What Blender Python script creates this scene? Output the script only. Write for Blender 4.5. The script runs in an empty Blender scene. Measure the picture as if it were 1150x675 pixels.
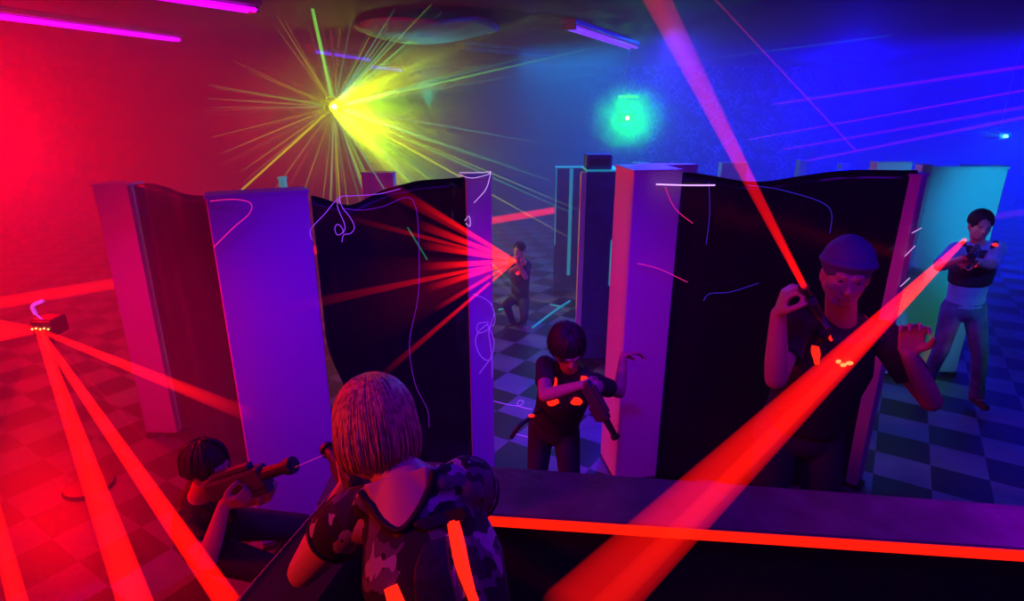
import bpy, bmesh, math, random
from mathutils import Vector, Matrix, noise
V = Vector
random.seed(7)
scn = bpy.context.scene
C = scn.collection

# ------------------------------------------------------------------ camera
CAM_Z = 2.2
cam_d = bpy.data.cameras.new('camera'); cam_d.sensor_width = 36; cam_d.lens = 20.82
cam_d.clip_start = .02
cam = bpy.data.objects.new('camera', cam_d); C.objects.link(cam)
cam.location = (0, 0, CAM_Z); cam.rotation_euler = (math.radians(90 - 18.26), 0, 0)
scn.camera = cam
def P(x, y, Y):
    "point of the room seen at photo position x, y, at distance Y into the room"
    v = y - 337.5; f = 631.6 - .3133 * v; t = Y / f
    return V(((x - 575) * t, Y, CAM_Z - (208.3 + .9497 * v) * t))

# ------------------------------------------------------------------ world, lights, exposure
w = bpy.data.worlds.new('world'); scn.world = w; w.use_nodes = True
w.node_tree.nodes['Background'].inputs[0].default_value = (0, 0, .002, 1)
w.node_tree.nodes['Background'].inputs[1].default_value = 1
scn.view_settings.view_transform = 'Standard'; scn.view_settings.look = 'None'
scn.view_settings.gamma = 1; scn.view_settings.exposure = 0
scn.view_settings.use_curve_mapping = False
def light(name, kind, loc, col, power, size=.1, to=None, spot=60, blend=.3):
    d = bpy.data.lights.new(name, kind); d.color = col; d.energy = power
    if kind == 'AREA': d.shape = 'RECTANGLE'; d.size = size[0]; d.size_y = size[1]
    else: d.shadow_soft_size = size
    if kind == 'SPOT': d.spot_size = math.radians(spot); d.spot_blend = blend
    o = bpy.data.objects.new(name, d); C.objects.link(o); o.location = loc
    if to is not None: o.rotation_euler = (V(to) - V(loc)).to_track_quat('-Z', 'Y').to_euler()
    return o
PA = P(375, 120, 6.6)          # yellow-green projector
PB = P(705, 133, 8.0)          # green projector
PC = P(1130, 153, 8.5)         # small cyan projector
def gobo(o, scale, col2, lo=.45, hi=.62):
    "laser pattern: the lamp sends out streaks of two colours instead of an even light"
    d = o.data; d.use_nodes = True; nt = d.node_tree; e = nt.nodes['Emission']; d.color = (1, 1, 1)
    g = nt.nodes.new('ShaderNodeNewGeometry'); n = nt.nodes.new('ShaderNodeTexNoise'); n.inputs['Scale'].default_value = scale; n.inputs['Detail'].default_value = 3
    nt.links.new(g.outputs['Incoming'], n.inputs['Vector'])
    r = nt.nodes.new('ShaderNodeMapRange'); r.inputs['From Min'].default_value = lo; r.inputs['From Max'].default_value = hi
    r.inputs['To Min'].default_value = .25; r.inputs['To Max'].default_value = 1.6
    nt.links.new(n.outputs['Fac'], r.inputs['Value']); nt.links.new(r.outputs[0], e.inputs['Strength'])
    n2 = nt.nodes.new('ShaderNodeTexNoise'); n2.inputs['Scale'].default_value = scale * .35; nt.links.new(g.outputs['Incoming'], n2.inputs['Vector'])
    c = nt.nodes.new('ShaderNodeValToRGB'); c.color_ramp.elements[0].position = .42; c.color_ramp.elements[1].position = .58
    c.color_ramp.elements[0].color = (*col2[0], 1); c.color_ramp.elements[1].color = (*col2[1], 1)
    nt.links.new(n2.outputs['Fac'], c.inputs['Fac']); nt.links.new(c.outputs['Color'], e.inputs['Color'])
light('red_flood', 'SPOT', (-5.9, 2.4, 2.3), (1, .0, .0), 3000, .15, to=(-6.8, 9, 1.7), spot=84, blend=1)
light('red_flood_edge', 'POINT', P(-60, 150, 4.8), (1, .0, .0), 480, .15)
light('red_flood_low', 'SPOT', (-3.6, 1.6, 1.6), (1, .0, .0), 300, .2, to=(-1.2, 3.2, .6), spot=80, blend=.9)
light('blue_flood', 'SPOT', (8.2, 4.6, 2.6), (0, .0, 1), 17000, .2, to=(5.6, 11, 1.8), spot=78, blend=1)
light('blue_flood_back', 'SPOT', (6.6, 12.4, 2.6), (0, .0, 1), 4500, .2, to=(3.8, 8, 1.6), spot=72, blend=1)
light('teal_flood', 'AREA', (.9, 9.2, 2.9), (0, .30, 1), 75, (4.2, 1.6), to=(1.1, 9.2, 0))
o_ = light('green_lamp_a', 'POINT', PA, (.60, 1, 0), 26, .03); gobo(o_, 9, ((.25, 1, 0), (.95, 1, 0)))
o_ = light('green_fan_a', 'SPOT', PA + V((-.05, 0, 0)), (1, 1, 1), 3000, .02, to=PA + V((3.0, .1, -.5)), spot=104, blend=.9); gobo(o_, 14, ((.25, 1, 0), (.95, 1, 0)))
o_ = light('green_lamp_b', 'POINT', PB, (0, 1, .0), 230, .03); gobo(o_, 12, ((0, 1, 0), (0, 1, .04)))
light('cloth_wash', 'SPOT', V((*P(478, 42, 6.0).xy, 2.2)), (0, .45, .6), 14, .05, to=V((*P(478, 42, 6.0).xy, 2.9)), spot=90, blend=.9)  # added spot without a fixture, lightens the ceiling cloth
light('uv_left_end', 'SPOT', (-1.7, 1.6, 2.8), (.08, 0, 1), 60, .08, to=(-2.42, 3.6, .8), spot=26, blend=1)  # added narrow spot, turns the left end panel violet
light('uv_ledge_end', 'SPOT', (1.72, 1.5, 1.42), (.5, 0, 1), 9, .03, to=(1.43, 1.44, 1.0), spot=75, blend=1)
light('cyan_lamp', 'POINT', PC, (0, .6, 1), 10, .03)
light('cyan_wash', 'SPOT', (4.2, 2.0, 2.8), (0, .45, .9), 420, .1, to=(3.9, 4.6, 1.5), spot=30, blend=.8)
light('green_wash', 'SPOT', (5.2, 2.6, 2.6), (0, .8, .2), 110, .1, to=(3.3, 4.6, .25), spot=20, blend=.8)
light('uv_tube_near', 'AREA', (.5, .9, 2.85), (.10, .0, 1), 15, (1.8, .2), to=(.3, 1.9, 0))
light('uv_left_spot', 'SPOT', (-.5, .9, 2.8), (.08, .0, 1), 160, .1, to=(-.75, 2.75, 1.0), spot=44, blend=1)  # added spot aimed at the broad panel, no tube fixture
light('uv_tube_right', 'AREA', (2.6, 1.0, 2.6), (.2, .0, 1), 6, (.9, .15), to=(1.4, 1.9, .6))
light('uv_mid_spot', 'SPOT', (.3, 1.3, 2.8), (.08, .0, 1), 110, .08, to=(.25, 3.2, .8), spot=50, blend=1)  # added spot, no strip lamp: turns the middle panels bluer
light('red_panel_side', 'SPOT', (-2.1, 2.0, 1.8), (1, .0, .0), 65, .1, to=(-1.2, 2.6, .8), spot=75, blend=1)
light('red_arm_fill', 'SPOT', (-2.2, .5, 1.9), (1, .02, .0), 110, .08, to=(-.45, 1.2, 1.3), spot=40, blend=.6)  # added red spot on the front player's arm, no gun there
light('magenta_panel_fill', 'SPOT', (.2, .6, 2.3), (1, 0, .5), 20, .06, to=(.85, 3.1, 1.0), spot=26, blend=.9)  # added spot, no gun there: tints the pink violet panel
light('red_fan_hit', 'SPOT', P(590, 290, 5.6), (1, 0, .35), 90, .03, to=P(538, 292, 3.2), spot=9, blend=.9)
light('red_beam_hit', 'SPOT', P(1081, 271, 3.6), (1, .0, .02), 30, .02, to=P(975, 385, 2.0), spot=17, blend=.7)
light('red_thigh', 'SPOT', (2.6, 1.9, 1.9), (1, .01, .0), 70, .03, to=P(1082, 376, 4.0), spot=7, blend=1)
light('uv_far_player', 'SPOT', (2.9, 1.9, 2.8), (.05, .08, 1), 190, .08, to=P(1090, 320, 4.1), spot=20, blend=1)  # added spot without a fixture, turns the far player's shirt blue
light('blue_floor_mid', 'SPOT', (.1, 4.15, 2.88), (.02, .0, 1), 420, .08, to=(.1, 3.9, 0), spot=44, blend=.9)
light('blue_floor', 'SPOT', (1.6, 6.4, 2.85), (.03, .02, 1), 420, .15, to=(1.2, 3.4, 0), spot=100, blend=.7)

# ------------------------------------------------------------------ materials
MATS = {}
def mat(name, col, rough=.6, metal=0, emit=None, es=0, bump=0, bscale=20, mottled=0, spec=.5):
    if name in MATS: return MATS[name]
    m = bpy.data.materials.new(name); m.use_nodes = True; MATS[name] = m
    nt = m.node_tree; b = nt.nodes['Principled BSDF']
    b.inputs['Base Color'].default_value = (*col, 1); b.inputs['Roughness'].default_value = rough
    b.inputs['Metallic'].default_value = metal; b.inputs['Specular IOR Level'].default_value = spec
    if emit: b.inputs['Emission Color'].default_value = (*emit, 1); b.inputs['Emission Strength'].default_value = es
    tc = nt.nodes.new('ShaderNodeTexCoord')
    if bump:
        n = nt.nodes.new('ShaderNodeTexNoise'); n.inputs['Scale'].default_value = bscale; n.inputs['Detail'].default_value = 4
        nt.links.new(tc.outputs['Object'], n.inputs['Vector'])
        bp = nt.nodes.new('ShaderNodeBump'); bp.inputs['Strength'].default_value = bump; bp.inputs['Distance'].default_value = .02
        nt.links.new(n.outputs['Fac'], bp.inputs['Height']); nt.links.new(bp.outputs['Normal'], b.inputs['Normal'])
    if mottled:
        n = nt.nodes.new('ShaderNodeTexNoise'); n.inputs['Scale'].default_value = 9; n.inputs['Detail'].default_value = 6
        nt.links.new(tc.outputs['Object'], n.inputs['Vector'])
        r = nt.nodes.new('ShaderNodeValToRGB')
        r.color_ramp.elements[0].position = .35; r.color_ramp.elements[0].color = (*[c * (1 - mottled) for c in col], 1)
        r.color_ramp.elements[1].position = .65; r.color_ramp.elements[1].color = (*col, 1)
        nt.links.new(n.outputs['Fac'], r.inputs['Fac']); nt.links.new(r.outputs['Color'], b.inputs['Base Color'])
    return m
def glow(name, col, s, power=0, fade=0):
    "haze lit by a laser: a volume that gives off light, thinning along local Z when power > 0"
    m = bpy.data.materials.new(name); m.use_nodes = True; nt = m.node_tree; nt.nodes.clear()
    out = nt.nodes.new('ShaderNodeOutputMaterial'); e = nt.nodes.new('ShaderNodeEmission')
    e.inputs['Color'].default_value = (*col, 1); e.inputs['Strength'].default_value = s
    if power:
        tc = nt.nodes.new('ShaderNodeTexCoord'); sx = nt.nodes.new('ShaderNodeSeparateXYZ')
        nt.links.new(tc.outputs['Object'], sx.inputs[0])
        a = nt.nodes.new('ShaderNodeMath'); a.operation = 'MULTIPLY_ADD'; a.inputs[1].default_value = power; a.inputs[2].default_value = 1
        nt.links.new(sx.outputs['Z'], a.inputs[0])
        d = nt.nodes.new('ShaderNodeMath'); d.operation = 'DIVIDE'; d.inputs[0].default_value = s
        nt.links.new(a.outputs[0], d.inputs[1]); nt.links.new(d.outputs[0], e.inputs['Strength'])
    if fade:
        tc = nt.nodes.new('ShaderNodeTexCoord'); sx = nt.nodes.new('ShaderNodeSeparateXYZ'); nt.links.new(tc.outputs['Object'], sx.inputs[0])
        mr = nt.nodes.new('ShaderNodeMapRange'); mr.inputs['From Min'].default_value = fade * .5; mr.inputs['From Max'].default_value = fade
        mr.inputs['To Min'].default_value = s; mr.inputs['To Max'].default_value = 0
        nt.links.new(sx.outputs['Z'], mr.inputs['Value']); nt.links.new(mr.outputs[0], e.inputs['Strength'])
    nt.links.new(e.outputs[0], out.inputs['Volume'])
    return m

M_floor = bpy.data.materials.new('checker_floor'); M_floor.use_nodes = True
nt = M_floor.node_tree; b = nt.nodes['Principled BSDF']
tc = nt.nodes.new('ShaderNodeTexCoord'); mp = nt.nodes.new('ShaderNodeMapping')
mp.inputs['Rotation'].default_value = (0, 0, math.radians(32.7)); mp.inputs['Location'].default_value = (.12, .05, .5)
ck = nt.nodes.new('ShaderNodeTexChecker'); ck.inputs['Scale'].default_value = 1 / .305
ck.inputs['Color1'].default_value = (.22, .23, .34, 1); ck.inputs['Color2'].default_value = (.03, .022, .035, 1)
nz = nt.nodes.new('ShaderNodeTexNoise'); nz.inputs['Scale'].default_value = 5; nz.inputs['Detail'].default_value = 8
mx = nt.nodes.new('ShaderNodeMix'); mx.data_type = 'RGBA'; mx.blend_type = 'MULTIPLY'; mx.inputs[0].default_value = .6
nt.links.new(tc.outputs['Object'], mp.inputs[0]); nt.links.new(mp.outputs[0], ck.inputs['Vector'])
nt.links.new(tc.outputs['Object'], nz.inputs['Vector'])
nt.links.new(ck.outputs['Color'], mx.inputs[6]); nt.links.new(nz.outputs['Fac'], mx.inputs[7])
nt.links.new(mx.outputs[2], b.inputs['Base Color']); b.inputs['Roughness'].default_value = .42

M_wall = bpy.data.materials.new('laser_speckle_wall'); M_wall.use_nodes = True  # laser speckle painted into the back wall colour
nt = M_wall.node_tree; b = nt.nodes['Principled BSDF']
tc = nt.nodes.new('ShaderNodeTexCoord'); vo = nt.nodes.new('ShaderNodeTexVoronoi'); vo.inputs['Scale'].default_value = 7
vo.distance = 'MANHATTAN'
nz = nt.nodes.new('ShaderNodeTexNoise'); nz.inputs['Scale'].default_value = 3.2; nz.inputs['Detail'].default_value = 5
ad = nt.nodes.new('ShaderNodeMath'); ad.operation = 'MULTIPLY'
cr = nt.nodes.new('ShaderNodeValToRGB'); cr.color_ramp.interpolation = 'CONSTANT'
cr.color_ramp.elements[0].color = (.01, .01, .015, 1); cr.color_ramp.elements[1].position = .25; cr.color_ramp.elements[1].color = (.55, .6, .65, 1)
el = cr.color_ramp.elements.new(.33); el.color = (.02, .02, .03, 1)
nt.links.new(tc.outputs['Object'], vo.inputs['Vector']); nt.links.new(tc.outputs['Object'], nz.inputs['Vector'])
nt.links.new(vo.outputs['Distance'], ad.inputs[0]); nt.links.new(nz.outputs['Fac'], ad.inputs[1])
nt.links.new(ad.outputs[0], cr.inputs['Fac'])
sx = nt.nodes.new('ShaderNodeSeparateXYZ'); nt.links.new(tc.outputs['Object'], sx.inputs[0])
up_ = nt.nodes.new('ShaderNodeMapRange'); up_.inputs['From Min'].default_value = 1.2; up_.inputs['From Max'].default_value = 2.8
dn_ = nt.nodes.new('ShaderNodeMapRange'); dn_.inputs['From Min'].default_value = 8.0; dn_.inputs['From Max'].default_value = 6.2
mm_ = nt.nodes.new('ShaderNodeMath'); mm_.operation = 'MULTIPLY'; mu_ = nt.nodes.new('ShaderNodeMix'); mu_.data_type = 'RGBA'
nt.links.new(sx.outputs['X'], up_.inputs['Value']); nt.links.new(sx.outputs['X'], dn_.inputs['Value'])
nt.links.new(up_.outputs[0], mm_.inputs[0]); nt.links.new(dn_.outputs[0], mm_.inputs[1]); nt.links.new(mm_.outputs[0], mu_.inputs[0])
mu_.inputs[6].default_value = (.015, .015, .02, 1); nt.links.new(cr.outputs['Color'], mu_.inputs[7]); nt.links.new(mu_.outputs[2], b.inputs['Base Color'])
b.inputs['Roughness'].default_value = .8

M_camo = bpy.data.materials.new('camo_cloth'); M_camo.use_nodes = True
nt = M_camo.node_tree; b = nt.nodes['Principled BSDF']
tc = nt.nodes.new('ShaderNodeTexCoord'); mp = nt.nodes.new('ShaderNodeMapping'); mp.inputs['Scale'].default_value = (1, 1, .6)
nz = nt.nodes.new('ShaderNodeTexNoise'); nz.inputs['Scale'].default_value = 12
va = nt.nodes.new('ShaderNodeMix'); va.data_type = 'RGBA'; va.blend_type = 'LINEAR_LIGHT'; va.inputs[0].default_value = .10
vo = nt.nodes.new('ShaderNodeTexVoronoi'); vo.inputs['Scale'].default_value = 26
bw = nt.nodes.new('ShaderNodeSeparateColor')
cr = nt.nodes.new('ShaderNodeValToRGB'); cr.color_ramp.interpolation = 'CONSTANT'
cr.color_ramp.elements[0].color = (.012, .010, .014, 1); cr.color_ramp.elements[1].position = .42; cr.color_ramp.elements[1].color = (.13, .10, .13, 1)
el = cr.color_ramp.elements.new(.68); el.color = (.42, .34, .38, 1)
el = cr.color_ramp.elements.new(.84); el.color = (.03, .026, .034, 1)
nt.links.new(tc.outputs['Object'], mp.inputs[0]); nt.links.new(mp.outputs[0], nz.inputs['Vector'])
nt.links.new(mp.outputs[0], va.inputs[6]); nt.links.new(nz.outputs['Color'], va.inputs[7]); nt.links.new(va.outputs[2], vo.inputs['Vector'])
nt.links.new(vo.outputs['Color'], bw.inputs[0]); nt.links.new(bw.outputs[0], cr.inputs['Fac']); nt.links.new(cr.outputs['Color'], b.inputs['Base Color'])
b.inputs['Roughness'].default_value = .85

M_ceil = mat('ceiling_paint', (.02, .018, .025), .8, bump=.2, bscale=6)
M_dark = mat('dark_paint', (.035, .03, .04), .55, mottled=.3)
M_panel = mat('white_board', (.72, .66, .76), .5, bump=.05, bscale=30)
M_panel2 = mat('pale_board', (.6, .66, .7), .55, bump=.05, bscale=30)
M_navy = mat('navy_board', (.05, .06, .30), .5, mottled=.3)
M_film = mat('black_film', (.012, .01, .016), .2, bump=.35, bscale=2.6, spec=.6)
M_ledge = mat('ledge_wood', (.20, .17, .21), .38, bump=.15, bscale=40, mottled=.35)
M_inner = mat('bunker_board', (.02, .016, .02), .6, mottled=.3)
M_tape = mat('red_tape', (.95, .03, .01), .5, emit=(1, .012, .0), es=1.1, mottled=.0)
M_cyan = mat('cyan_tape', (.1, .7, .75), .5, emit=(0, .55, .6), es=.35)
M_uv = mat('uv_tube', (.3, .05, .5), .4, emit=(.62, .0, 1), es=2.2)
M_uvb = mat('uv_tube_far', (.2, .05, .5), .4, emit=(.16, .02, .8), es=1.6)
M_fix = mat('fixture_metal', (.16, .12, .18), .4, .3)
M_black = mat('black_plastic', (.02, .018, .022), .35)
M_grip = mat('gun_grey', (.07, .065, .075), .4, .1)
M_led = mat('led_orange', (.9, .04, .01), .4, emit=(1, .014, .003), es=1.7)
M_hot = mat('hot_orange', (1, .4, .1), .4, emit=(1, .16, .04), es=3)
M_skin = mat('skin', (.62, .36, .27), .5, bump=.04, bscale=120)
M_hair = mat('straw_hair', (.55, .32, .14), .5, bump=.15, bscale=90)
nt = M_hair.node_tree; n_ = nt.nodes.new('ShaderNodeTexNoise'); n_.inputs['Scale'].default_value = 110; n_.inputs['Detail'].default_value = 1
r_ = nt.nodes.new('ShaderNodeValToRGB'); r_.color_ramp.elements[0].position = .4; r_.color_ramp.elements[0].color = (.38, .20, .10, 1); r_.color_ramp.elements[1].position = .6; r_.color_ramp.elements[1].color = (.75, .45, .2, 1)
q_ = nt.nodes.new('ShaderNodeTexCoord'); z_ = nt.nodes.new('ShaderNodeMapping'); z_.inputs['Scale'].default_value = (1, 1, .05)
nt.links.new(q_.outputs['Object'], z_.inputs[0]); nt.links.new(z_.outputs[0], n_.inputs['Vector']); nt.links.new(n_.outputs['Fac'], r_.inputs['Fac']); nt.links.new(r_.outputs['Color'], nt.nodes['Principled BSDF'].inputs['Base Color'])
M_hairk = mat('dark_hair', (.03, .02, .02), .5, bump=.2, bscale=90)
M_cap = mat('blue_beanie', (.10, .12, .30), .85, bump=.3, bscale=160)
M_shirtk = mat('black_shirt', (.03, .022, .03), .85, bump=.15, bscale=60)
M_shirtb = mat('pale_blue_shirt', (.25, .38, .65), .85, bump=.15, bscale=40)
M_jean = mat('blue_jeans', (.13, .15, .35), .85, bump=.2, bscale=50, mottled=.5)
M_trous = mat('dark_trousers', (.03, .03, .05), .85, bump=.2, bscale=50)
M_vest = mat('black_vest', (.022, .018, .026), .6, bump=.2, bscale=40)
M_trim = mat('black_binding', (.008, .008, .01), .7)
M_shoe = mat('dark_shoe', (.05, .045, .06), .6)
M_eye = mat('eye_white', (.35, .35, .35), .2)
M_iris = mat('eye_iris', (.03, .02, .02), .2)
M_lip = mat('lip', (.45, .16, .14), .45)
M_glint = mat('violet_glint', (.7, .4, .9), .5, emit=(.30, .06, .9), es=.8)  # emission stands for laser light on panels and floor
M_glintd = mat('dim_violet_glint', (.3, .15, .5), .5, emit=(.12, .01, .35), es=.35)
M_glintw = mat('white_glint', (.8, .6, 1), .5, emit=(.8, .45, 1), es=1.2)
M_glintr = mat('pink_glint', (.9, .1, .4), .5, emit=(1, .02, .22), es=.7)
M_teal = mat('teal_cloth', (.25, .6, .65), .8, bump=.2, bscale=8)
M_lensg = mat('green_lens', (.3, 1, .1), .3, emit=(.75, 1, .3), es=14)
M_lensb = mat('pure_green_lens', (.1, 1, .1), .3, emit=(.4, 1, .3), es=10)
M_lensc = mat('cyan_lens', (.1, .9, 1), .3, emit=(.1, .9, 1), es=8)

# ------------------------------------------------------------------ mesh helpers
def link(name, bm_or_me, m, parent=None, smooth=False):
    if isinstance(bm_or_me, bmesh.types.BMesh):
        bmesh.ops.recalc_face_normals(bm_or_me, faces=bm_or_me.faces)
        me = bpy.data.meshes.new(name); bm_or_me.to_mesh(me); bm_or_me.free()
    else: me = bm_or_me
    me.materials.clear()
    for q in (m if isinstance(m, (list, tuple)) else [m]): me.materials.append(q)
    if smooth:
        for p in me.polygons: p.use_smooth = True
    o = bpy.data.objects.new(name, me); C.objects.link(o)
    if parent is not None: o.parent = parent
    return o
def tag(o, label=None, cat=None, group=None, kind=None):
    if label: o['label'] = label
    if cat: o['category'] = cat
    if group: o['group'] = group
    if kind: o['kind'] = kind
    return o
def thing(name, loc, label, cat, group=None):
    o = bpy.data.objects.new(name, None); C.objects.link(o); o.location = loc; o.empty_display_size = .1
    return tag(o, label, cat, group)
def box(bm, lo, hi, M=None, bev=0):
    lo, hi = V(lo), V(hi)
    r = bmesh.ops.create_cube(bm, size=1)
    vs = r['verts']; T = Matrix.Translation((lo + hi) / 2) @ Matrix.Diagonal((*(hi - lo), 1))
    bmesh.ops.transform(bm, matrix=T, verts=vs)
    if bev:
        es = list({e for v in vs for e in v.link_edges})
        r = bmesh.ops.bevel(bm, geom=es, offset=bev, segments=2, affect='EDGES', profile=.5)
        vs = list({v for f in r['faces'] for v in f.verts} | {v for v in vs if v.is_valid})
    if M is not None: bmesh.ops.transform(bm, matrix=M, verts=vs)
    return vs
def frame(p, z, x=None):
    "matrix at p whose local Z points along z"
    z = V(z).normalized(); x = V(x) if x is not None else (V((1, 0, 0)) if abs(z.x) < .9 else V((0, 1, 0)))
    x = (x - z * x.dot(z)).normalized(); y = z.cross(x)
    M = Matrix((x, y, z)).transposed().to_4x4(); M.translation = p
    return M
def cone(bm, a, c, r1, r2, n=16, caps=True):
    a, c = V(a), V(c); d = c - a
    bmesh.ops.create_cone(bm, cap_ends=caps, segments=n, radius1=max(r1, 1e-4), radius2=max(r2, 1e-4), depth=d.length,
                          matrix=frame((a + c) / 2, d))
def ball(bm, c, r, M3=None, sub=2):
    r = (r, r, r) if isinstance(r, (int, float)) else r
    T = Matrix.Translation(c) @ ((M3.to_4x4()) if M3 is not None else Matrix()) @ Matrix.Diagonal((*r, 1))
    bmesh.ops.create_icosphere(bm, subdivisions=sub, radius=1, matrix=T)
def cap(bm, a, c, r1, r2, sub=2):
    ball(bm, a, r1, sub=sub); ball(bm, c, r2, sub=sub)
    if (V(c) - V(a)).length > 1e-4: cone(bm, a, c, r1, r2, 20)
def fuse(name, bm, vox, m, parent, smooth=4):
    "turn overlapping solids into one continuous surface"
    me = bpy.data.meshes.new(name + '_raw'); bm.to_mesh(me); bm.free()
    t = bpy.data.objects.new('raw', me); C.objects.link(t)
    r = t.modifiers.new('r', 'REMESH'); r.mode = 'VOXEL'; r.voxel_size = vox; r.adaptivity = 0
    s = t.modifiers.new('s', 'SMOOTH'); s.iterations = smooth; s.factor = .5
    dg = bpy.context.evaluated_depsgraph_get(); dg.update()
    out = bpy.data.meshes.new_from_object(t.evaluated_get(dg))
    bpy.data.objects.remove(t); bpy.data.meshes.remove(me); out.name = name
    if parent is not None: out.transform(parent.matrix_world.inverted() if False else Matrix.Translation(-parent.location))
    return link(name, out, m, parent, True)
def tube(bm, pts, r, n=6, steps=8, r2=None):
    "smooth tube through the points"
    pts = [V(p) for p in pts]; path = []
    for i in range(len(pts) - 1):
        p0 = pts[max(i - 1, 0)]; p1 = pts[i]; p2 = pts[i + 1]; p3 = pts[min(i + 2, len(pts) - 1)]
        for k in range(steps):
            t = k / steps
            path.append(.5 * ((2 * p1) + (p2 - p0) * t + (2 * p0 - 5 * p1 + 4 * p2 - p3) * t * t + (3 * p1 - p0 - 3 * p2 + p3) * t ** 3))
    path.append(pts[-1]); rings = []; N = len(path); ref = None
    for i, p in enumerate(path):
        d = (path[min(i + 1, N - 1)] - path[max(i - 1, 0)]).normalized()
        if ref is None: ref = d.orthogonal().normalized()
        ref = (ref - d * ref.dot(d)).normalized(); s = d.cross(ref)
        rr = r if r2 is None else r + (r2 - r) * i / (N - 1)
        rings.append([bm.verts.new(p + (ref * math.cos(2 * math.pi * k / n) + s * math.sin(2 * math.pi * k / n)) * rr) for k in range(n)])
    for i in range(N - 1):
        for k in range(n):
            bm.faces.new((rings[i][k], rings[i][(k + 1) % n], rings[i + 1][(k + 1) % n], rings[i + 1][k]))
    bm.faces.new(rings[0][::-1]); bm.faces.new(rings[-1])

# ------------------------------------------------------------------ the room
X0, X1, Y0, Y1, ZC = -9.5, 11.0, -1.6, 13.0, 2.95
def struct(name, lo, hi, m):
    bm = bmesh.new(); box(bm, lo, hi); return tag(link(name, bm, m), kind='structure')
struct('floor', (X0, Y0, -.1), (X1, Y1, 0), M_floor)
struct('ceiling', (X0, Y0, ZC), (X1, Y1, ZC + .1), M_ceil)
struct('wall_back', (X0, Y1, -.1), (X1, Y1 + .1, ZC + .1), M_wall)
struct('wall_left', (X0 - .1, Y0, -.1), (X0, Y1, ZC + .1), M_dark)
struct('wall_right', (X1, Y0, -.1), (X1 + .1, Y1, ZC + .1), M_dark)
struct('wall_front', (X0, Y0 - .1, -.1), (X1, Y0, ZC + .1), M_dark)

# ------------------------------------------------------------------ boards, films
def board(name, p0, p1, h, th, label, m=M_panel, mcap=None, cat='panel', z0=0, feet=True, group=None):
    "upright board whose front face runs p0 -> p1 and which is th deep away from the viewer"
    p0, p1 = V((*p0, 0)), V((*p1, 0)); d = (p1 - p0); L = d.length; x = d.normalized(); n = V((-x.y, x.x, 0))
    if n.y < 0: n = -n
    t = thing(name, p0, label, cat, group); t.rotation_euler = (0, 0, math.atan2(x.y, x.x))
    s = 1 if n.dot(V((-x.y, x.x, 0))) > 0 else -1
    bm = bmesh.new(); box(bm, (0, 0, z0 + (.03 if feet else 0)), (L, s * th, h - .012) if s > 0 else (L, 0, h), bev=.006); link('board', bm, m, t)
    bm = bmesh.new(); box(bm, (-.006, -.006, h - .014), (L + .006, th + .006, h), bev=.004); link('top_cap', bm, mcap or m, t)
    if feet:
        for q in ((.04, th / 2), (L - .04, th / 2)):
            bm = bmesh.new(); box(bm, (q[0] - .035, -.02, z0), (q[0] + .035, th + .02, z0 + .03), bev=.004); link('foot', bm, M_black, t)
    return t
b1 = board('upright_panel', (-2.55, 3.63), (-2.335, 3.63), 1.745, .16, 'narrow pale upright panel at the left end of the maze row, in red haze')
b2 = board('upright_panel', (-1.30, 2.52), (-.925, 2.70), 1.835, .14, 'broad pale panel glowing magenta to violet, behind the crouching player')
b3 = board('upright_panel', (-.245, 3.20), (-.11, 3.22), 1.835, .16, 'narrow violet panel end crossed by a curly laser squiggle')
b4 = board('upright_panel', (.625, 3.08), (.885, 3.12), 1.885, .3, 'pink violet upright panel just behind the child in the middle')
b5 = board('upright_panel', (2.06, 3.02), (2.145, 3.10), 1.87, .2, 'thin violet panel end beside the player in the beanie')
b6 = board('upright_panel', P(996, 425, 4.62).xy, P(1072, 425, 4.62).xy, 1.75, .09, 'tall pale panel turning from cyan to green behind the player in blue jeans', M_panel2)
b6.children[0].data.transform(Matrix()); 
bm = bmesh.new(); box(bm, (-.10, -.03, .03), (-.02, .06, 1.77), bev=.004); link('side_post', bm, M_panel2, b6)
b7 = board('upright_panel', P(713, 300, 3.9).xy, P(773, 300, 3.9).xy, 1.835, .1, 'pale violet board whose top edge shows above the pink violet panel', M_panel)
b8 = board('maze_wall', P(652, 385, 4.9).xy, P(706, 385, 4.9).xy, 1.70, .35, 'dark navy maze block with a cyan top edge beside the pink violet panel', M_navy, M_cyan, 'maze block')
bm = bmesh.new(); box(bm, (-.05, -.02, .03), (-.004, .05, 1.68), bev=.004); link('edge_post', bm, M_panel, b8)
bm = bmesh.new(); box(bm, (.22, -.006, .72), (.24, 0, 1.12)); tag(link('cyan_stripe', bm, M_cyan, b8), 'short upright cyan tape stripe')
b9 = board('maze_wall', P(621, 340, 7.0).xy, P(655, 340, 7.0).xy, 1.52, .1, 'distant navy board edged with thin cyan tape, left of the navy block', M_navy, M_cyan, 'maze block')
bm = bmesh.new(); box(bm, (0, -.008, .0 + .6), (.012, 0, 1.5)); link('cyan_stripe', bm, M_cyan, b9)
bm = bmesh.new(); box(bm, (.16, -.012, .22), (.20, 0, 1.5)); link('cyan_stripe', bm, M_cyan, b9)
def behind(x0, x1, ytop, Y, m, label, th=.12, mc=None):
    a, c = P(x0, ytop, Y), P(x1, ytop, Y)
    return board('upright_panel', a.xy, c.xy, a.z, th, label, m, mc)
behind(405, 441, 194, 4.9, M_panel, 'pale blue-violet panel showing over the sagging black film, under the yellow glow')
behind(986, 1026, 182, 5.6, M_panel2, 'plain blue panel top between black film and the tall cyan panel')
behind(1088, 1134, 186, 6.4, M_navy, 'dim blue panel behind the tall cyan-green panel')
behind(713, 731, 183, 7.2, M_cyan and M_panel2, 'small cyan-lit panel top above the pink violet panel')
behind(811, 840, 183, 7.0, M_panel2, 'low wide cyan-lit panel top crossed by the steep red beam')
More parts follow.
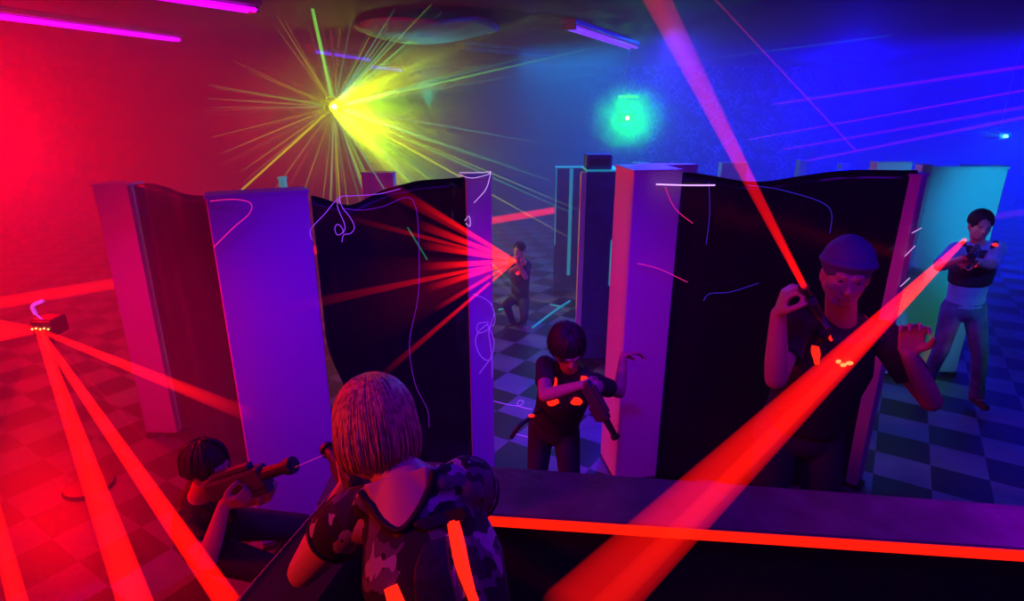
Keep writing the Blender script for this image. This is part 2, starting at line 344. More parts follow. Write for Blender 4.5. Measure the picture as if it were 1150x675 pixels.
behind(899, 907, 180, 7.6, M_panel2, 'narrow blue post top, left one of the small pair on the back row')
behind(946, 955, 184, 7.6, M_panel2, 'narrow blue post top, right one of the small pair on the back row')
behind(312, 319, 199, 4.6, M_cyan, 'small turquoise post top standing behind the broad magenta panel', .05)
t = thing('equipment_box', P(672, 185, 4.98), 'dark navy box sitting on top of the navy maze block', 'box')
bm = bmesh.new(); box(bm, (-.105, -.05, .012), (.105, .15, .13), bev=.01); link('case', bm, M_navy, t)
bm = bmesh.new(); box(bm, (-.08, -.055, .04), (.08, -.05, .10), bev=.002); link('front_plate', bm, M_black, t)
t.location.z = 1.70 - .012

def film(name, p0, p1, top, label, left=None, right=None, n=60, h=34, wav=.02, z0=0.0):
    "a hung sheet of black plastic: sagging top hem, folds, real thickness"
    p0, p1 = V((*p0, 0)), V((*p1, 0)); d = p1 - p0; x = d.normalized(); nn = V((-x.y, x.x, 0))
    bm = bmesh.new(); L = d.length; seed = p0.x * 3
    layers = []
    for side in (0, 1):
        g = []
        for j in range(h + 1):
            row = []
            for i in range(n + 1):
                u = i / n; wz = j / h
                lo = left(wz) if left else 0; hi = 1 - (right(wz) if right else 0)
                uu = lo + (hi - lo) * u; z = z0 + (top(uu) - z0) * wz
                off = wav * (noise.noise(V((uu * L * 2.2 + seed, z * .8, 0))) + .5 * noise.noise(V((uu * L * 7 + seed, z * 1.1, 4)))) * min(1, 8 * u, 8 * (1 - u))
                row.append(bm.verts.new(p0 + d * uu + nn * (off + side * .004) + V((0, 0, z))))
            g.append(row)
        layers.append(g)
    for s, g in enumerate(layers):
        for j in range(h):
            for i in range(n):
                f = (g[j][i], g[j][i + 1], g[j + 1][i + 1], g[j + 1][i]); bm.faces.new(f if s == 0 else f[::-1])
    a, c = layers
    for j in range(h):
        bm.faces.new((a[j][0], a[j + 1][0], c[j + 1][0], c[j][0])); bm.faces.new((a[j][n], c[j][n], c[j + 1][n], a[j + 1][n]))
    for i in range(n):
        bm.faces.new((a[0][i], c[0][i], c[0][i + 1], a[0][i + 1])); bm.faces.new((a[h][i], a[h][i + 1], c[h][i + 1], c[h][i]))
    o = link(name, bm, M_film, None, True); return tag(o, label, 'plastic sheet')
sm = lambda a, c, t: (lambda q: q * q * (3 - 2 * q))(max(0, min(1, (t - a) / (c - a))))
film('plastic_sheet', (-2.33, 3.68), (-1.32, 3.1), lambda u: 1.735 + .02 * math.sin(u * 9), 'black plastic sheet glowing deep red between the two leftmost pale panels')
film('plastic_sheet', (-.925, 2.74), (-.25, 3.22), lambda u: 1.835 - .07 * math.exp(-((u - .22) / .16) ** 2) - .02 * (1 - sm(.45, .7, u)) - .0 * u,
     'black plastic sheet with sagging top crossed by the red laser fan', left=lambda w: .16 * (1 - sm(.3, .62, w)))
film('plastic_sheet', (.89, 3.14), (2.06, 3.06), lambda u: 1.872 - .05 * math.exp(-((u - .32) / .2) ** 2) + .015 * sm(.5, .75, u),
     'wide black plastic sheet with wavy top behind the player in the beanie')
bm = bmesh.new(); box(bm, (0, 0, 0), (.012, .01, 1.8))

# the bunker the photographer stands in
t = thing('bunker_wall', (0, 0, 0), 'long dark waist-high wall with glossy plank top and red tape across the lower right', 'low wall')
def quadbox(pts_top, z0, z1):
    bm = bmesh.new(); lo = [bm.verts.new((p[0], p[1], z0)) for p in pts_top]; hi = [bm.verts.new((p[0], p[1], z1)) for p in pts_top]
    bm.faces.new(lo[::-1]); bm.faces.new(hi)
    for i in range(4): bm.faces.new((lo[i], lo[(i + 1) % 4], hi[(i + 1) % 4], hi[i]))
    bmesh.ops.bevel(bm, geom=[e for e in bm.edges], offset=.004, segments=2, affect='EDGES')
    return bm
far = lambda X: 1.795 - .128 * (X + .12)
nea = lambda X: 1.535 - .098 * (X + .12)
link('plank_top', quadbox([(-.62, far(-.62)), (-.62, nea(-.62)), (2.6, nea(2.6)), (2.6, far(2.6))], .955, 1.0), M_ledge, t)
link('wall_face', quadbox([(-.60, far(-.6) - .03), (-.60, nea(-.6) + .02), (2.58, nea(2.58) + .02), (2.58, far(2.58) - .03)], 0, .955), M_inner, t)
bm = quadbox([(-.10, nea(-.10) + .001), (-.10, nea(-.10) - .004), (2.55, nea(2.55) - .004), (2.55, nea(2.55) + .001)], .958, .994)
tag(link('red_tape', bm, M_tape, t), 'glowing red tape along the plank edge')
t = thing('bunker_wall', (0, 0, 0), 'dark side wall with thin worn edge running diagonally under the foreground player', 'low wall')
A = V((-.545, 1.80)); B = V((-.76, .95)); nrm = V((.0, 0))
d2 = (B - A).normalized(); n2 = V((-d2.y, d2.x)); 
if n2.x < 0: n2 = -n2
A0 = A + d2 * .0; B0 = A + d2 * 2.2
link('plank_top', quadbox([A0, A0 + n2 * .2, B0 + n2 * .2, B0], .956, 1.001), M_inner, t)
link('wall_face', quadbox([A0 + n2 * .03, A0 + n2 * .17, B0 + n2 * .17, B0 + n2 * .03], 0, .955), M_inner, t)
bm = bmesh.new(); tube(bm, [V((*A0, 1.003)), V((*((A0 + B0) / 2), 1.003)), V((*B0, 1.003))], .0022, 5, 2)
tag(link('worn_edge', bm, mat('worn_edge', (.6, .3, .2), .5), t), 'pale worn edge of the plank')

# ------------------------------------------------------------------ ceiling fixtures
def fixture(p, q, label, m=M_uv, n=2, gap=.09, r=.016):
    p, q = V(p), V(q); d = (q - p); L = d.length; a = math.atan2(d.y, d.x)
    t = thing('blacklight_fixture', (p.x, p.y, ZC), label, 'ceiling light', 'violet tube lights on the ceiling'); t.rotation_euler = (0, 0, a)
    bm = bmesh.new(); box(bm, (-.04, -.07, -.045), (L + .04, .07, 0), bev=.008); link('housing', bm, M_fix, t)
    for k in range(n):
        y = (k - (n - 1) / 2) * gap
        bm = bmesh.new(); cone(bm, (0, y, -.075), (L, y, -.075), r, r, 12); link('tube', bm, m, t)
    for x in (0, L):
        bm = bmesh.new(); box(bm, (x - .015, -.06, -.095), (x + .015, .06, -.045), bev=.004); link('lamp_holder', bm, M_fix, t)
def C2(x, y): v = y - 337.5; Y = (CAM_Z - ZC + .075) * (631.6 - .3133 * v) / (208.3 + .9497 * v); return P(x, y, Y)
fixture(C2(-60, 11), C2(200, 45), 'long magenta blacklight tube fixture, nearest on the left', n=2, gap=.05, r=.02)
fixture(C2(150, -8), C2(284, 12), 'magenta blacklight tube fixture cut by the top edge, second from the left')
fixture(C2(640, 31), C2(711, 54), 'dim violet twin tube fixture to the right of centre', M_uvb)
q = C2(414, 75); fixture(q, q + V((.65, 2.1, 0)), 'blue-violet tube fixture over the yellow glow', M_uvb, 1, r=.028)
q = C2(352, 89 - 8); fixture(V((q.x * .62, q.y * .62, 0)), V((q.x * .62 + .4, q.y * .62 + 1.6, 0)), 'short dim tube fixture behind the hanging yellow projector', M_uvb, 1, r=.02)
q = C2(520, 54); fixture(q, q + V((1.1, 1.2, 0)), 'unlit dark blue ceiling fixture between the violet tubes', M_navy, 2, r=.03)
# pale cloth canopy under the ceiling
bm = bmesh.new(); c0 = P(478, 42, 6.0)
for i in range(25):
    for j in range(9): pass
g = []
for j in range(13):
    row = []
    for i in range(31):
        u = i / 30 * 2 - 1; w_ = j / 12 * 2 - 1
        wd = math.sqrt(max(0, 1 - u * u)) * .9 + .05
        row.append(bm.verts.new((u * .62, w_ * wd * .9, -.10 * (1 - u * u) * (1 - w_ * w_) - .02 * math.sin(u * 5 + w_ * 3))))
    g.append(row)
for j in range(12):
    for i in range(30): bm.faces.new((g[j][i], g[j][i + 1], g[j + 1][i + 1], g[j + 1][i]))
bmesh.ops.solidify(bm, geom=list(bm.faces), thickness=.008)
o = link('ceiling_cloth', bm, M_teal, None, True); o.location = (c0.x, c0.y, ZC - .08); o.rotation_euler = (0, 0, .5)
tag(o, 'pale teal cloth sagging from the ceiling right of the yellow glow', 'cloth')

# ------------------------------------------------------------------ laser light
def ray(name, a, c, r1, r2, m, parent=None):
    a, c = V(a), V(c); M = frame(a, c - a); L = (c - a).length
    bm = bmesh.new(); bmesh.ops.create_cone(bm, cap_ends=True, segments=14, radius1=r1, radius2=r2, depth=L, matrix=Matrix.Translation((0, 0, L / 2)))
    o = link(name, bm, m); 
    if parent is not None: M = Matrix.Translation(-parent.location) @ M; o.parent = parent
    o.matrix_local = M
    return o
def projector(loc, label, lens, hang, body=M_black):
    t = thing('laser_projector', loc, label, 'laser projector')
    bm = bmesh.new(); box(bm, (-.09, .02, -.05), (.09, .26, .06), bev=.01); link('housing', bm, body, t)
    bm = bmesh.new(); cone(bm, (0, .03, 0), (0, -.012, 0), .026, .02, 20); link('lens', bm, lens, t)
    bm = bmesh.new(); tube(bm, [(-.1, .14, 0), (-.1, .14, .1), (.1, .14, .1), (.1, .14, 0)], .008, 6, 3); cone(bm, (0, .14, .1), (0, .14, hang), .01, .01, 10)
    link('bracket', bm, M_fix, t)
    return t
tA = projector(PA, 'hanging laser projector bursting with yellow-green rays', M_lensg, ZC - PA.z)
G_y = [glow('haze_yellowgreen_%d' % k, c_, s_) for k, (c_, s_) in enumerate([((.5, 1, .0), 16), ((.15, 1, .1), 13), ((.8, .9, .0), 16), ((.05, .8, .4), 8), ((.9, .4, .2), 9)])]
rnd = random.Random(3)
n = 0
for k in range(90):
    if k < 46: ang = rnd.uniform(-75, 60); Lp = rnd.uniform(150, 330)          # to the right
    elif k < 68: ang = rnd.uniform(-165, -60); Lp = rnd.uniform(90, 200)
    elif k < 80: ang = rnd.uniform(140, 215); Lp = rnd.uniform(90, 150)
    else: ang = rnd.uniform(60, 130); Lp = rnd.uniform(100, 180)
    a = math.radians(ang)
    x2, y2 = 375 + Lp * math.cos(a), 120 - Lp * math.sin(a)
    Y2 = PA.y + rnd.uniform(-3.0, .3) * (Lp / 330)
    e = P(x2, y2, Y2)
    if e.z > ZC - .03: e = PA + (e - PA) * ((ZC - .03 - PA.z) / (e.z - PA.z))
    dd = (e - PA).normalized(); s = PA + dd * .16
    if dd.x < -.2: m = G_y[rnd.choice((2, 4, 4, 1))]
    elif dd.x > .7: m = G_y[rnd.choice((0, 1, 3, 3))]
    else: m = G_y[rnd.choice((0, 1, 2, 3))]
    ray('laser_ray', s, e, rnd.uniform(.006, .013) * (1.5 if dd.x > .5 else 1), .003, m, tA)
for tx, ty, TY, m, r in ((347, -8, 5.2, G_y[1], .02), (480, 292, 2.6, G_y[3], .006), (262, 222, 4.5, G_y[2], .012), (1000, 40, 6.0, G_y[3], .006)):
    e = P(tx, ty, TY); dd = (e - PA).normalized(); ray('laser_ray', PA + dd * .16, e, r, r * .7, m, tA)
tB = projector(PB, 'small laser projector in a vivid green star of rays', M_lensb, ZC - PB.z)
G_g = glow('haze_green', (.02, 1, .05), 9); G_gc = glow('haze_teal', (.0, .7, .6), 4)
for k in range(44):
    a = rnd.uniform(0, 2 * math.pi); Lp = rnd.uniform(25, 62); e = P(705 + Lp * math.cos(a), 133 + Lp * .9 * math.sin(a), PB.y + rnd.uniform(-.5, .1))
    dd = (e - PB).normalized(); ray('laser_ray', PB + dd * .06, e, .016, .003, G_g if Lp < 46 else G_gc, tB)
bm = bmesh.new(); box(bm, (-.12, .02, .25), (.12, .1, .28), bev=.004); link('green_reflection_bar', bm, mat('green_reflection', (.2, .9, .2), .4, emit=(.1, 1, .05), es=1.0), tB)  # emission stands for projector light reflected above the lens
tCc = projector(PC, 'small cyan laser projector at the far right', M_lensc, ZC - PC.z)
G_c = glow('haze_cyan', (0, .6, 1), 2.2)
for k in range(12):
    a = math.radians(rnd.uniform(140, 215)); Lp = rnd.uniform(25, 95); e = P(1130 + Lp * math.cos(a), 153 - Lp * math.sin(a), PC.y - .4)
    dd = (e - PC).normalized(); ray('laser_ray', PC + dd * .08, e, .010, .003, G_c, tCc)

def beam(label, pts, r1, r2, col, s, power=0, group=None, fade=False):
    (x1_, y1_, Ya), (x2_, y2_, Yb) = pts; fd = (P(x2_, y2_, Yb) - P(x1_, y1_, Ya)).length if fade else 0
    o = ray('laser_light', P(x1_, y1_, Ya), P(x2_, y2_, Yb), r1, r2, glow('laser_haze', col, s * (1.6 if fade else 1), power, fd))
    return tag(o, label, 'laser beam', group, 'thing')
RED = (1, .004, .0); RB = (1, .0, .06)
# the big beam from the player in jeans, past the player in the beanie, to below the frame
beam('broad bright red laser beam crossing the lower right, past the beanie player', ((1084, 269, 3.85), (640, 700, .62)), .012, .05, RED, 26, 1.1)
beam('bright narrow core inside the broad red beam at the lower right', ((1083, 270, 3.84), (655, 706, .61)), .006, .018, (1, .012, .004), 20, .8)
beam('steep red laser beam rising from the beanie player to the ceiling', ((903, 322, 1.86), (728, -14, 1.15)), .010, .019, RED, 52, 6)
beam('thin pink red laser beam beside the steep beam, leaning the same way', ((903, 321, 1.87), (745, -14, 1.3)), .002, .006, RB, 12)
# the fan of the crouching far player
apx = (579, 293, 5.55)
for k, (x, y, Yb, r1, r2, s, lab) in enumerate([
    (400, 190, 1.6, .010, .03, 2.0, 'dim upper red beam of the fan on the black sheet'),
    (385, 243, 1.6, .008, .010, 8, 'red fan beam sloping up to the violet laser squiggle'),
    (300, 350, 1.35, .008, .012, 8, 'red fan beam nearly level across the middle of the black sheet'),
    (120, 398, 1.2, .005, .003, 9, 'thin long red beam running left across the magenta panel'),
    (425, 425, 1.6, .008, .014, 9, 'red fan beam dropping to the fair-haired player'),
    (462, 222, 2.0, .010, .016, 9, 'topmost short red ray at the tip of the fan'),
    (470, 252, 2.0, .014, .022, 8, 'second short red ray at the tip of the fan'),
    (474, 275, 2.0, .014, .022, 8, 'third short red ray at the tip of the fan, nearly level'),
    (472, 300, 2.0, .014, .022, 8, 'fourth short red ray at the tip of the fan'),
    (478, 325, 2.0, .014, .022, 8, 'fifth short red ray at the tip of the fan'),
    (488, 348, 2.0, .010, .016, 9, 'lowest short red ray at the tip of the fan'),
    (385, 345, 1.5, .015, .16, .10, 'faint red wedge of haze in the middle of the fan')]):
    beam(lab, (apx, (x, y, 1 / (.18 + .0047 * (579 - x)))), r1 * .9, r2 * (.55 if x < 500 else 1), RED, s * 1.3, fade=True)
beam('nearly level red beam passing behind the whole maze row', ((648, 232, 7.75), (-60, 350, 4.0)), .045, .05, RED, 9)
# the emitter post at far left
E = (44, 371, 3.0)
for (x, y, Yb, r1, r2, s, lab) in [
    (160, 700, 1.3, .02, .045, 14, 'steeper of the two red beams falling from the emitter post to the bottom edge'),
    (272, 700, 1.35, .015, .035, 18, 'red beam falling from the emitter post just beside the crouching player'),
    (285, 468, 2.35, .015, .035, 11, 'red beam from the far left emitter crossing the narrow panel'),
    (-60, 372, 2.6, .02, .10, 7, 'wide red beam from the emitter towards the left edge'),
    (30, 640, 1.6, .02, .20, .6, 'wide soft red glow under the far left emitter'),
    (230, 560, 1.9, .003, .004, 8, 'hair-thin red ray from the emitter to the crouching player')]:
    beam(lab, (E, (x, y, Yb)), r1, r2, RED, s, fade=(y < 600))
beam('short red beam clipping the bottom left corner', ((-10, 560, 1.6), (26, 700, 1.2)), .018, .024, RED, 22)
beam('thin red aiming ray from the crouching player gun to the fair-haired player', ((326, 527, 1.78), (364, 511, 1.6)), .0015, .0015, (1, .02, .1), 60)
for (x1_, y1_, Ya, x2_, y2_, Yb, r, s, lab) in [
    (1170, 72, 5, 870, 117, 8.5, .016, 3.4, 'uppermost faint magenta ray slanting across the blue haze'),
    (1170, 98, 5, 840, 157, 8.5, .009, 9, 'sharp magenta ray slanting across the blue haze'),
    (1170, 117, 5, 880, 168, 8.5, .016, 2.6, 'soft magenta ray just under the sharp one'),
    (1170, 128, 5, 900, 182, 8.5, .016, 3.0, 'lowest magenta ray, above the tall cyan panel'),
    (1170, 235, 5, 1000, 262, 4.9, .03, .8, 'dim violet ray beside the player in jeans'),
    (798, -6, 4, 962, 170, 8, .006, 6, 'hair-thin dark red ray falling through the blue haze')]:
    beam(lab, ((x1_, y1_, Ya), (x2_, y2_, Yb)), r, r, (.75, 0, .6) if x1_ > 1000 else (1, 0, .1), s)

# ------------------------------------------------------------------ the emitter post
Ep = P(*E)
t = thing('laser_emitter', (Ep.x, Ep.y + .06, 0), 'small laser emitter on a black post at far left, lost in red haze', 'laser emitter')
bm = bmesh.new(); cone(bm, (0, 0, .02), (0, 0, Ep.z - .05), .014, .014, 12); link('post', bm, M_black, t, True)
bm = bmesh.new(); cone(bm, (0, 0, 0), (0, 0, .02), .14, .13, 24); link('base', bm, M_black, t)
bm = bmesh.new(); box(bm, (-.06, -.04, Ep.z - .05), (.06, .08, Ep.z + .05), bev=.012); link('housing', bm, M_black, t)
for k in range(5):
    bm = bmesh.new(); ball(bm, (-.05 + k * .022, -.045, Ep.z + .004 * (k % 2)), .005); link('lens', bm, mat('amber_spark', (1, .6, .2), .3, emit=(1, .5, .12), es=4), t)
bm = bmesh.new(); tube(bm, [(-.03, -.02, Ep.z + .08), (-.025, -.03, Ep.z + .13), (.03, -.02, Ep.z + .155)], .010, 8, 6); tube(bm, [(0, -.02, Ep.z + .045), (-.03, -.02, Ep.z + .08)], .005)
tag(link('emitter_glint', bm, M_glint, t), 'small curved violet glint on the emitter')  # violet glint modelled as a glowing tube, no lamp

# ------------------------------------------------------------------ strings
def glints(label, paths, m=M_glint, r=.0015):  # laser light drawn on surfaces, built as thin glowing tubes
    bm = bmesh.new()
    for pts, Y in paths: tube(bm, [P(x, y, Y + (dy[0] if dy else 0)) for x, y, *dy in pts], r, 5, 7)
    return tag(link('laser_glint', bm, m, None, True), label, 'laser glint')
glints('knotted violet laser squiggle over the top of the sagging black sheet', [
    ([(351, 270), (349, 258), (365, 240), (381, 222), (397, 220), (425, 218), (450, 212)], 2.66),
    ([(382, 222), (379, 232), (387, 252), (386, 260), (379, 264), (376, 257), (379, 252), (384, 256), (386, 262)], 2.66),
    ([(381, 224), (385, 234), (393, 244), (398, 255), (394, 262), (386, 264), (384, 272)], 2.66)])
glints('loose dim violet laser line running down the black sheet beside the violet panel end', [
    ([(385, 234), (405, 236), (430, 232), (455, 222), (466, 230), (470, 262), (470, 330), (460, 385), (466, 430), (480, 460), (482, 480)], 2.7)], M_glintd, .0018)
glints('curly violet laser squiggle on the narrow violet panel end', [
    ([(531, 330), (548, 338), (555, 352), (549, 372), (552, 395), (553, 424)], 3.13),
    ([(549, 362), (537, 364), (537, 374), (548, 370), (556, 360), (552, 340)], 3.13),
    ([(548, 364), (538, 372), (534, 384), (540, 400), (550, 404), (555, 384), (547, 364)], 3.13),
    ([(550, 404), (544, 412), (538, 420)], 3.13)], M_glint)
glints('white violet laser light looped over the top of the narrow violet panel end', [
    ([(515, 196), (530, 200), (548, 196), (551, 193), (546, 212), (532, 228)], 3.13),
    ([(516, 194), (535, 194), (551, 193)], 3.13), ([(522, 248), (527, 243), (528, 254), (523, 251)], 3.13)], M_glintw, .0014)
glints('pink laser curve across the broad magenta panel', [
    ([(236, 226), (262, 224), (281, 228), (280, 240), (262, 256), (240, 278)], 2.47)], M_glintr, .0020)
glints('pale line of laser light along the top of the pink violet panel', [([(737, 207), (770, 208), (803, 208)], 3.05)], M_glintw, .004)
glints('pink laser line slanting down the upper pink violet panel', [([(747, 210), (758, 234), (778, 251)], 3.05)], M_glintr, .0020)
glints('pink laser line across the middle of the pink violet panel', [([(716, 296), (740, 302), (772, 317)], 3.05)], M_glintr, .0020)
M_glintb = mat('blue_glint', (.1, .1, .6), .5, emit=(.05, .03, .8), es=.45)  # emission stands for highlights on the glossy black sheet
glints('short blue violet glint curling out at mid height on the wide black sheet', [([(790, 338), (797, 330), (820, 328), (852, 318)], 3.04)], M_glintb, .0018)
glints('upright blue violet glint at the left top of the wide black sheet', [([(796, 205), (797, 240), (793, 275)], 3.06)], M_glintb, .0018)
glints('long blue violet glint arching along the top of the wide black sheet', [([(840, 208), (880, 214), (930, 232), (932, 262)], 3.04)], M_glintb, .0018)
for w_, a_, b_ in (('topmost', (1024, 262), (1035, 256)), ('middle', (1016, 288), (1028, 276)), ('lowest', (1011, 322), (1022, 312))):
    glints('short pale dash of light on the thin violet panel end, %s of three' % w_, [([a_, b_], 3.0)], M_glintw, .0016)
zf = lambda x, y: (lambda v: CAM_Z * (631.6 - .3133 * v) / (208.3 + .9497 * v) - .02)(y - 337.5)
for lab, pts in (('curled violet laser squiggle on the checkered floor left of the child', [(541, 446), (560, 452), (582, 456), (588, 451), (583, 450), (582, 456), (598, 460)]),
                 ('short straight violet laser line on the floor at the hip of the child', [(578, 487), (600, 493)])):
    bm = bmesh.new(); tube(bm, [P(x, y, zf(x, y)) for x, y in pts], .0025, 5, 7); tag(link('laser_glint', bm, M_glint, None, True), lab, 'laser glint')  # laser light on the floor, shaped as glowing tubes
# turquoise tape on the far floor
bm = bmesh.new()
for pts in ([(598, 368), (622, 350), (640, 338)], [(618, 342), (632, 345)], [(560, 348), (572, 346)]):
    tube(bm, [P(x, y, zf(x, y)) for x, y in pts], .012, 5, 5)
tag(link('floor_tape', bm, M_cyan, None, True), 'turquoise tape scraps on the dark floor beyond the child', 'tape')

# ------------------------------------------------------------------ guns
def gun(loc, d, label, up=(0, 0, 1), s=1, led=False):
    t = thing('laser_gun', loc, label, 'toy laser gun')
    Mx = frame(V((0, 0, 0)), d, V(up)) @ Matrix.Diagonal((s, s, s, 1))   # local Z forward, local X up
    def add(name, bm, m, lab=None, sm_=False):
        bmesh.ops.transform(bm, matrix=Mx, verts=bm.verts); o = link(name, bm, m, t, sm_)
        if lab: o['label'] = lab
        return o
    bm = bmesh.new(); box(bm, (-.03, -.024, -.10), (.045, .024, .16), bev=.010); box(bm, (.045, -.014, -.06), (.065, .014, .12), bev=.006)
    box(bm, (-.05, -.018, .05), (-.025, .018, .15), bev=.006); add('body', bm, M_grip)
    bm = bmesh.new(); cone(bm, (.012, 0, .16), (.012, 0, .27), .022, .018, 20); cone(bm, (.012, 0, .26), (.012, 0, .285), .027, .027, 20); add('barrel', bm, M_black)
    bm = bmesh.new(); box(bm, (-.13, -.016, -.085), (-.02, .016, -.04), Matrix.Rotation(-.2, 4, 'Y'), bev=.008); add('grip', bm, M_black)
    bm = bmesh.new(); tube(bm, [(-.03, 0, -.03), (-.065, 0, -.02), (-.065, 0, .02), (-.03, 0, .03)], .004, 6, 4); add('trigger_guard', bm, M_black)
    bm = bmesh.new(); cone(bm, (.012, 0, .283), (.012, 0, .29), .015, .015, 16); add('lens', bm, M_hot if led else M_black)
    return t

# ------------------------------------------------------------------ people
def trunk_r(f, wv=0):
    f = max(0, min(1, f)); a = [(.150, .105), (.138, .098), (.146, .102), (.158, .106), (.130, .085), (.075, .06)]
    t = f * 5; i = min(4, int(t)); t -= i
    return tuple(a[i][k] + (a[i + 1][k] - a[i][k]) * t for k in (0, 1))
def ik(a, c, l1, l2, pole):
    a, c = V(a), V(c); d = c - a; L = d.length
    if L > (l1 + l2) * .995: c = a + d.normalized() * (l1 + l2) * .995; d = c - a; L = d.length
    x = (l1 * l1 - l2 * l2 + L * L) / (2 * L); h = math.sqrt(max(0, l1 * l1 - x * x)); u = d.normalized()
    pl = V(pole); pl = (pl - u * pl.dot(u)).normalized()
    return a + u * x + pl * h, c
def hand(bm, wr, d, n, s, curl=.5, side=1, spread=.0):
    "palm, five unequal bent fingers; d points along the hand, n out of the palm, side +1 puts the thumb on d x n"
    d = V(d).normalized(); n = V(n); n = (n - d * n.dot(d)).normalized(); x = d.cross(n).normalized() * side
    for k in range(4):
        o = (1.5 - k) * .019 * s; b0 = wr + x * o * .7 + d * .01 * s; kn = wr + x * o * 1.08 + d * (.083 - abs(k - 1.2) * .004) * s
        cap(bm, b0, kn, .0145 * s, .0115 * s, 1)
        lens = [(.040, .026, .021), (.045, .030, .022), (.041, .028, .021), (.033, .021, .018)][k]
        p = kn; a = curl * .55; r = .0095 * s
        dirx = x * (1.5 - k) * (.06 + spread)
        for j, l in enumerate(lens):
            v = (d * math.cos(a) + n * math.sin(a) + dirx).normalized(); q = p + v * l * s
            cap(bm, p, q, r, r * .9, 1); p = q; r *= .9; a += curl * 1.05
    p = wr + x * .022 * s + d * .022 * s; v = (x * .75 + d * .6 + n * .35).normalized(); q = p + v * .042 * s
    cap(bm, p, q, .0155 * s, .0125 * s, 1); v = (x * .25 + d * .85 + n * (.3 + curl * .4)).normalized(); p = q; q = p + v * .033 * s
    cap(bm, p, q, .0115 * s, .0105 * s, 1); v = (d * .8 + n * (.4 + curl * .5) - x * .1).normalized(); cap(bm, q, q + v * .026 * s, .0105 * s, .008 * s, 1)
def person(label, J, s, vox, clothes):
    """J: neck, pelvis, right, head, look, wrists wl/wr with poles pl/pr, ankles al/ar, knee poles kl/kr, hand dirs hl/hr + palm normals nl/nr"""
    base = V(((J['al'].x + J['ar'].x) / 2, (J['al'].y + J['ar'].y) / 2, 0))
    t = thing('person', base, label, 'person')
    neck, pel = V(J['neck']), V(J['pelvis']); up = (neck - pel).normalized()
    rt = V(J['right']); rt = (rt - up * rt.dot(up)).normalized(); fw = up.cross(rt).normalized()      # up x right = forward
    R3 = Matrix((rt, fw, up)).transposed()
    rh = V(J.get('hipright', rt)); rh.z *= .5; rh.normalize()
    head = V(J['head']); look = V(J['look']).normalized(); hu = V(J.get('hup', (0, 0, 1))); hu = (hu - look * hu.dot(look)).normalized(); hr = look.cross(hu)
    H3 = Matrix((hr, look, hu)).transposed(); hs = s * J.get('hs', 1.0)
    tw = J.get('tw', 1)
    sh = {'r': neck - up * .055 * s + rt * J.get('swr', .165) * s, 'l': neck - up * .055 * s - rt * .165 * s}
    hp = {'r': pel + rh * .085 * s, 'l': pel - rh * .085 * s}
    el, wr, kn, an = {}, {}, {}, {}
    for k in 'lr':
        el[k], wr[k] = ik(sh[k], J['w' + k], .285 * s, .25 * s, J['p' + k])
        kn[k], an[k] = ik(hp[k], J['a' + k], .42 * s, .41 * s, J['k' + k])
    mid = pel + (neck - pel) * .35; chest = pel + (neck - pel) * .68
    foot = {k: V(J.get('foot' + k, (fw.x, fw.y, 0))).normalized() for k in 'lr'}
    def torso(bm, e, lo=0.0, hi=.86):
        for q in range(26):
            f = -.02 - lo + (hi + .02 + lo) * q / 25; rx, ry = trunk_r(f); rx *= tw
            ball(bm, pel + (neck - pel) * f, ((rx + e) * s, (ry + e) * s, .07 * s), R3, 3)
        for k in 'lr': cap(bm, sh[k] - up * .01 * s, neck - up * .07 * s, (.052 + e) * s, (.07 + e) * s)
    # one continuous body
    bm = bmesh.new(); torso(bm, 0)
    L = lambda p, q, f: V(p) + (V(q) - V(p)) * f
    def hp3(x, y, z): return head + H3 @ (V((x, y, z)) * hs)
    cap(bm, neck - up * .04 * s, hp3(0, -.018, -.06), .055 * s, .052 * s)
    ball(bm, hp3(0, -.012, .028), (.074 * hs, .092 * hs, .088 * hs), H3, 3)
    ball(bm, hp3(0, .026, -.025), (.062 * hs, .066 * hs, .082 * hs), H3, 3)
    ball(bm, hp3(0, .050, -.083), (.036 * hs, .034 * hs, .026 * hs), H3)
    for q in (-1, 1):
        cap(bm, hp3(q * .054, .0, -.05), hp3(q * .022, .058, -.088), .018 * hs, .017 * hs)
        ball(bm, hp3(q * .038, .062, -.028), (.020 * hs, .016 * hs, .018 * hs), H3)
        cap(bm, hp3(q * .014, .088, .020), hp3(q * .042, .074, .020), .0095 * hs, .0085 * hs, 1)
        ball(bm, hp3(q * .074, -.008, -.012), (.010 * hs, .020 * hs, .032 * hs), H3); ball(bm, hp3(q * .010, .098, -.036), .009 * hs, sub=1)
    cap(bm, hp3(0, .088, .012), hp3(0, .106, -.032), .0075 * hs, .012 * hs)
    cap(bm, hp3(-.018, .086, -.058), hp3(.018, .086, -.058), .0075 * hs, .0075 * hs, 1); cap(bm, hp3(-.015, .083, -.069), hp3(.015, .083, -.069), .0085 * hs, .0085 * hs, 1)
    for k in 'lr':
        cap(bm, sh[k], L(sh[k], el[k], .45), .054 * s, .047 * s); cap(bm, L(sh[k], el[k], .45), el[k], .047 * s, .038 * s)
        cap(bm, el[k], L(el[k], wr[k], .3), .039 * s, .040 * s); cap(bm, L(el[k], wr[k], .3), wr[k], .040 * s, .026 * s)
        hd = V(J.get('h' + k, wr[k] - el[k])); nn = V(J.get('n' + k, -fw))
        hand(bm, wr[k], hd, nn, s * 1.0, J.get('c' + k, .9), 1 if J.get('t' + k, 1) > 0 else -1, J.get('sp', .0))
        cap(bm, hp[k], L(hp[k], kn[k], .4), .082 * s, .075 * s); cap(bm, L(hp[k], kn[k], .4), kn[k], .075 * s, .052 * s)
        cap(bm, kn[k], L(kn[k], an[k], .32), .052 * s, .054 * s); cap(bm, L(kn[k], an[k], .32), an[k], .054 * s, .036 * s)
